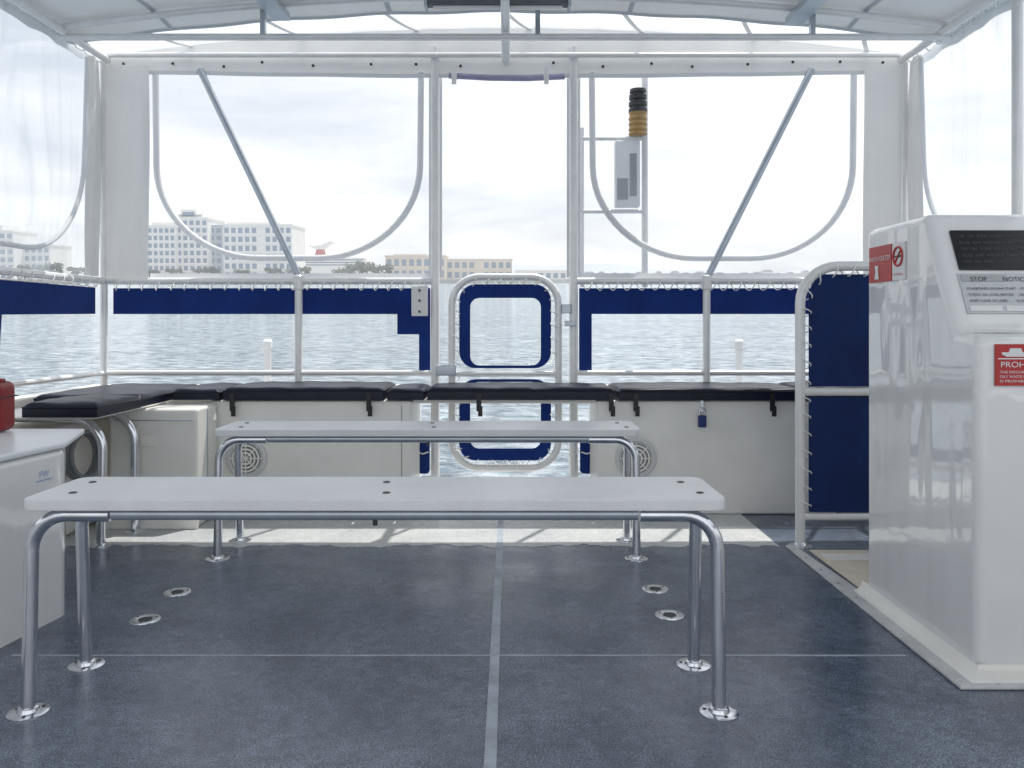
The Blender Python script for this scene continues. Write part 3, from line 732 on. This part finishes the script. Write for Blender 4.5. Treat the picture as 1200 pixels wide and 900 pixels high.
# ------------------------------------------------------------------ sea
def sea_mat():
    m, nt, b = newmat('sea_water')
    b.inputs['Roughness'].default_value=0.08; b.inputs['IOR'].default_value=1.33
    tc=nt.nodes.new('ShaderNodeTexCoord')
    def noise(scale, s, det, dist=0.3, rg=0.6):
        mp=nt.nodes.new('ShaderNodeMapping'); mp.inputs['Scale'].default_value=scale
        n=nt.nodes.new('ShaderNodeTexNoise'); n.inputs['Scale'].default_value=s; n.inputs['Detail'].default_value=det; n.inputs['Distortion'].default_value=dist; n.inputs['Roughness'].default_value=rg
        nt.links.new(tc.outputs['Object'],mp.inputs['Vector']); nt.links.new(mp.outputs[0],n.inputs['Vector']); return n
    a=noise((0.8,1.2,1),3.2,6,0.6,0.60); c=noise((0.5,1.0,1),0.32,6,0.4)
    b1=nt.nodes.new('ShaderNodeBump'); b1.inputs['Strength'].default_value=1.0; b1.inputs['Distance'].default_value=0.26
    b2=nt.nodes.new('ShaderNodeBump'); b2.inputs['Strength'].default_value=1.0; b2.inputs['Distance'].default_value=1.3
    nt.links.new(a.outputs['Fac'],b1.inputs['Height']); nt.links.new(c.outputs['Fac'],b2.inputs['Height'])
    nt.links.new(b2.outputs['Normal'],b1.inputs['Normal']); nt.links.new(b1.outputs['Normal'],b.inputs['Normal'])
    r=nt.nodes.new('ShaderNodeValToRGB')
    r.color_ramp.elements[0].position=0.38; r.color_ramp.elements[0].color=(0.13,0.19,0.25,1)
    r.color_ramp.elements[1].position=0.64; r.color_ramp.elements[1].color=(0.52,0.60,0.68,1)
    nt.links.new(a.outputs['Fac'],r.inputs['Fac']); nt.links.new(r.outputs['Color'],b.inputs['Base Color'])
    return m
sea=mk('sea',[(-8000,-200,-0.85),(8000,-200,-0.85),(8000,9000,-0.85),(-8000,9000,-0.85)],[(0,1,2,3)],sea_mat(),None,False,False); sea['kind']='structure'

# ------------------------------------------------------------------ far shore
def PX(x,D): return (x-597)*D/960
def PZ(y,D): return 0.95+(328-y)*D/960
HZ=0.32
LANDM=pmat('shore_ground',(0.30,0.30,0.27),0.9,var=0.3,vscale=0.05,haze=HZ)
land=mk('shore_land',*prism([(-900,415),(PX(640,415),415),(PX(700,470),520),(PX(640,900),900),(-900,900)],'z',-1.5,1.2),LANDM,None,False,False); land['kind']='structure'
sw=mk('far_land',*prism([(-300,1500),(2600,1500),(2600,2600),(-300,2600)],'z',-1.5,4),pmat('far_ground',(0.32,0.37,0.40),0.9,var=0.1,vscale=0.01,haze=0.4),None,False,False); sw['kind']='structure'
def hillz(x): return 24+12*math.sin(x*0.0021+1)+7*math.sin(x*0.0063)+4*math.sin(x*0.017+2)
hv=[];hf=[]
NX=90
for i in range(NX+1):
    x=-2600+5200*i/NX
    h=max(10,hillz(x))
    hv+= [(x,2650,-1),(x,2750,h*0.8),(x,2900,h*1.3)]
for i in range(NX):
    for k in range(2): hf.append((i*3+k,(i+1)*3+k,(i+1)*3+k+1,i*3+k+1))
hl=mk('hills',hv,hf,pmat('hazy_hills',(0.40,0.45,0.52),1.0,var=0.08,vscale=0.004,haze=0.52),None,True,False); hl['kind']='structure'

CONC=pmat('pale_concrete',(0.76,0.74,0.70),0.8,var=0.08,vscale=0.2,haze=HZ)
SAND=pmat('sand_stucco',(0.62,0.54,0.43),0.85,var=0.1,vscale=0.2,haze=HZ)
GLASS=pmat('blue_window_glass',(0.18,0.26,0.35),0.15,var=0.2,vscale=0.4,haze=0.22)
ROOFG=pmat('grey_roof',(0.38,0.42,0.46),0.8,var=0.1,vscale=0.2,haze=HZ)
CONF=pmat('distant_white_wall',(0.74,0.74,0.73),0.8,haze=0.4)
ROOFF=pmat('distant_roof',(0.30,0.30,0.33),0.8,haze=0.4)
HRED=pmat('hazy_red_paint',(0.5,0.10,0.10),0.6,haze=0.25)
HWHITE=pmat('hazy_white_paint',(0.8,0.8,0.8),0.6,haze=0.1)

def building(name,x0p,x1p,ytop,D,depth,floors,bays,label,wall=CONC,steps=(),winfrac=0.62):
    x0,x1=PX(x0p,D),PX(x1p,D); zt=PZ(ytop,D); zb=1.2
    g=thing(name,((x0+x1)/2,D+depth/2,zb),label,'building',boat=False)
    box('wall',x0,x1,D,D+depth,zb,zt,wall,g,boat=False)
    box('parapet',x0-0.4,x1+0.4,D-0.4,D+depth+0.4,zt,zt+0.9,wall,g,boat=False)
    for (a,b_,yt) in steps:
        zz=PZ(yt,D+4)
        box('roof_storey',PX(a,D+4),PX(b_,D+4),D+4,D+depth-3,zt+0.91,zz,wall,g,boat=False)
        w0=PX(a,D+4);w1=PX(b_,D+4)
        if zz-zt>3: box('window_band',w0+1,w1-1,D+3.9,D+3.99,zt+1.6,min(zz-0.8,zt+4),GLASS,g,boat=False)
    fh=(zt-zb)/floors; bw=(x1-x0)/bays
    base=None
    for i in range(floors):
        for j in range(bays):
            if j==bays//2 and bays>8: continue
            cx=x0+(j+0.5)*bw; cz=zb+(i+0.5)*fh
            if base is None:
                base=box('window',cx-bw*winfrac/2,cx+bw*winfrac/2,D-0.12,D-0.02,cz-fh*0.30,cz+fh*0.28,GLASS,g,boat=False)
                bl=base.location.copy(); c0=(cx,cz)
            else:
                o=base.copy(); coll.objects.link(o); o.location=bl+Vector((cx-c0[0],0,cz-c0[1]))
    if floors>1:
        v,f=multi([(boxv(x0+0.2,x1-0.2,D-0.5,D-0.13,zb+k*fh-0.25,zb+k*fh+0.05),BOXF) for k in range(1,floors)])
        mk('balcony_ledge',v,f,wall,g,False,False)
    return g
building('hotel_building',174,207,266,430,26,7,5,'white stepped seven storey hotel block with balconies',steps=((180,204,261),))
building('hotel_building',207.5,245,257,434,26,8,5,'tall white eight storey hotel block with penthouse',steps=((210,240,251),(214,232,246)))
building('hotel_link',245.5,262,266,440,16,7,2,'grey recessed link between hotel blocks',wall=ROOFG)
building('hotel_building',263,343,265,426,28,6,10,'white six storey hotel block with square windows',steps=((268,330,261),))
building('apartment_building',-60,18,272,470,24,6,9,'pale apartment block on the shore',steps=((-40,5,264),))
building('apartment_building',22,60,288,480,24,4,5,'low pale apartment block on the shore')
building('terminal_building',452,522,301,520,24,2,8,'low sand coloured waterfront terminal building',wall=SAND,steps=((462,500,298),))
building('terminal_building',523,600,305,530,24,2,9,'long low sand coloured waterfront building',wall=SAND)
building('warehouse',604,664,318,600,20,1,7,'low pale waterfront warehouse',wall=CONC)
random.seed(11)
for k in range(26):
    D=1520+random.uniform(0,300); xp=690+k*14+random.uniform(-4,4); wd=random.uniform(6,14)*D/960; hh=random.uniform(6,14)
    x=PX(xp,D)
    h=thing('house',(x,D,4),'tiny pale house on the distant shore','house','distant shore houses',boat=False)
    box('wall',x-wd/2,x+wd/2,D,D+14,4,4+hh,CONF,h,boat=False)
    v,f=prism([(x-wd/2-1,4+hh),(x+wd/2+1,4+hh),(x+wd/4,4+hh+4),(x-wd/4,4+hh+4)],'y',D-1,D+15); mk('roof',v,f,ROOFF,h,False,False)
D=660
cs=thing('cruise_ship',(PX(376,D),D+15,-0.85),'white cruise ship with red winged funnel behind the quay','ship',boat=False)
v,f=prism([(PX(340,D),-0.8),(PX(440,D),-0.8),(PX(446,D),PZ(314,D)),(PX(338,D),PZ(314,D))],'y',D,D+24); mk('hull',v,f,HWHITE,cs,False,False)
v,f=prism([(PX(345,D),PZ(314,D)),(PX(436,D),PZ(314,D)),(PX(428,D),PZ(302,D)),(PX(350,D),PZ(302,D))],'y',D+2,D+22); mk('superstructure',v,f,CONC,cs,False,False)
for yy in (304.5,307.5,310.5): box('deck_windows',PX(352,D),PX(426,D),D+1.85,D+1.97,PZ(yy+0.7,D),PZ(yy-0.7,D),GLASS,cs,boat=False)
v,f=prism([(PX(366,D),PZ(302,D)),(PX(378,D),PZ(302,D)),(PX(376,D),PZ(291,D)),(PX(369,D),PZ(291,D))],'y',D+8,D+16); mk('funnel',v,f,HRED,cs,False,False)
v,f=prism([(PX(369,D),PZ(292,D)),(PX(376,D),PZ(292,D)),(PX(384,D),PZ(286,D)),(PX(390,D),PZ(284,D)),(PX(386,D),PZ(282,D)),(PX(374,D),PZ(287,D)),(PX(366,D),PZ(288,D)),(PX(360,D),PZ(286,D)),(PX(362,D),PZ(289,D))],'y',D+7,D+17); mk('funnel_wing',v,f,HWHITE,cs,False,False)

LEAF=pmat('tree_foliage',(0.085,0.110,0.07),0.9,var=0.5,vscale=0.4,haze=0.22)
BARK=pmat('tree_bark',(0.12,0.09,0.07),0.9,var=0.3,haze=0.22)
def crown_mesh(seed):
    rnd=random.Random(seed); V=[];F=[]
    clumps=[(rnd.uniform(-1.9,1.9),rnd.uniform(-1.6,1.6),rnd.uniform(-1.1,1.4),rnd.uniform(0.5,1.2)) for _ in range(12)]
    for (cx,cy,cz,r) in clumps:
        for _ in range(60):
            d=Vector((rnd.gauss(0,1),rnd.gauss(0,1),rnd.gauss(0,1))).normalized()*r*rnd.uniform(0.6,1.1)
            p=Vector((cx,cy,cz))+d
            u=Vector((rnd.gauss(0,1),rnd.gauss(0,1),rnd.gauss(0,1))).normalized()*rnd.uniform(0.15,0.3)
            w=u.orthogonal().normalized()*rnd.uniform(0.12,0.28)
            o=len(V); V+=[p-u,p+w,p+u,p-w]; F.append((o,o+1,o+2,o+3))
    return V,F
CM=[crown_mesh(s) for s in (1,2,3,4)]
def tree(x,y,z,h):
    t=thing('tree',(x,y,z),'dark leafy waterfront tree on the shore','tree','shore trees',boat=False)
    s=h/5.0
    prof=[(0.28*s,0),(0.2*s,1.2*s),(0.14*s,2.6*s),(0.06*s,3.6*s)]
    v1=lathev(prof,(x,y,z),8); parts=[v1]
    for k in range(4):
        a=k*1.7; parts.append(tubev([Vector((x,y,z+1.6*s)),Vector((x+0.7*s*math.cos(a),y+0.7*s*math.sin(a),z+2.5*s)),Vector((x+1.2*s*math.cos(a),y+1.2*s*math.sin(a),z+3.2*s))],0.07*s,ns=5))
    vv,ff=multi(parts); mk('trunk',vv,ff,BARK,t,True,False)
    cv,cf=random.choice(CM); wx=random.uniform(1.0,1.8)
    mk('crown',[Vector((x,y,z+3.0*s))+Vector((v.x*s*wx,v.y*s,v.z*s*0.9)) for v in cv],cf,LEAF,t,False,False)
random.seed(5)
for xp,yt in ((179,315),(206,314),(240,311),(252,314),(284,315),(322,313),(350,311),(402,312),(416,308),(430,305),(444,308),(482,319),(560,321),(625,323),(30,310),(60,306),(92,312)):
    D=418+random.uniform(0,6) if xp<400 else 500+random.uniform(0,10)
    h=max(4,(PZ(yt,D)-1.2)); tree(PX(xp,D),D,1.2,h)

# ------------------------------------------------------------------ world + sun
w=bpy.data.worlds.new('World'); scn.world=w; w.use_nodes=True
nt=w.node_tree; bg=nt.nodes['Background']; bg.inputs['Strength'].default_value=0.135
sunv=Vector((0.65,1.0,2.916)).normalized()
sky=nt.nodes.new('ShaderNodeTexSky'); sky.sky_type='NISHITA'; sky.sun_disc=False
sky.sun_elevation=math.asin(sunv.z); sky.sun_rotation=math.atan2(sunv.x,sunv.y); sky.dust_density=2.0
tc=nt.nodes.new('ShaderNodeTexCoord'); mp=nt.nodes.new('ShaderNodeMapping'); mp.inputs['Scale'].default_value=(1.2,1.2,5.5)
mp.inputs['Location'].default_value=(0.4,0.0,0.3)
no=nt.nodes.new('ShaderNodeTexNoise'); no.inputs['Scale'].default_value=2.2; no.inputs['Detail'].default_value=7; no.inputs['Distortion'].default_value=0.4
cr=nt.nodes.new('ShaderNodeValToRGB')
cr.color_ramp.elements[0].position=0.34; cr.color_ramp.elements[0].color=(0.69,0.715,0.76,1)
cr.color_ramp.elements[1].position=0.62; cr.color_ramp.elements[1].color=(0.91,0.91,0.905,1)
vm=nt.nodes.new('ShaderNodeVectorMath'); vm.operation='SCALE'; vm.inputs['Scale'].default_value=10.0
mx=nt.nodes.new('ShaderNodeMix'); mx.data_type='RGBA'
mr=nt.nodes.new('ShaderNodeMapRange'); mr.inputs['From Min'].default_value=0.34; mr.inputs['From Max'].default_value=0.55
mr.inputs['To Min'].default_value=0.78; mr.inputs['To Max'].default_value=0.95
nt.links.new(tc.outputs['Generated'],mp.inputs['Vector']); nt.links.new(mp.outputs[0],no.inputs['Vector'])
nt.links.new(no.outputs['Fac'],cr.inputs['Fac']); nt.links.new(cr.outputs['Color'],vm.inputs[0])
nt.links.new(no.outputs['Fac'],mr.inputs['Value']); nt.links.new(mr.outputs[0],mx.inputs['Factor'])
nt.links.new(vm.outputs[0],mx.inputs[7])
nt.links.new(sky.outputs[0],mx.inputs[6]); nt.links.new(mx.outputs[2],bg.inputs['Color'])
sd=bpy.data.lights.new('sun','SUN'); sd.energy=5.0; sd.angle=math.radians(0.5); sd.color=(1,0.96,0.89)
so=bpy.data.objects.new('sun',sd); coll.objects.link(so); so.location=(0,0,50)
so.rotation_euler=(-sunv).to_track_quat('-Z','Y').to_euler()
scn.view_settings.view_transform='Standard'; scn.view_settings.look='None'; scn.view_settings.exposure=0
scn.cycles.transparent_max_bounces=24
scn.cycles.max_bounces=12
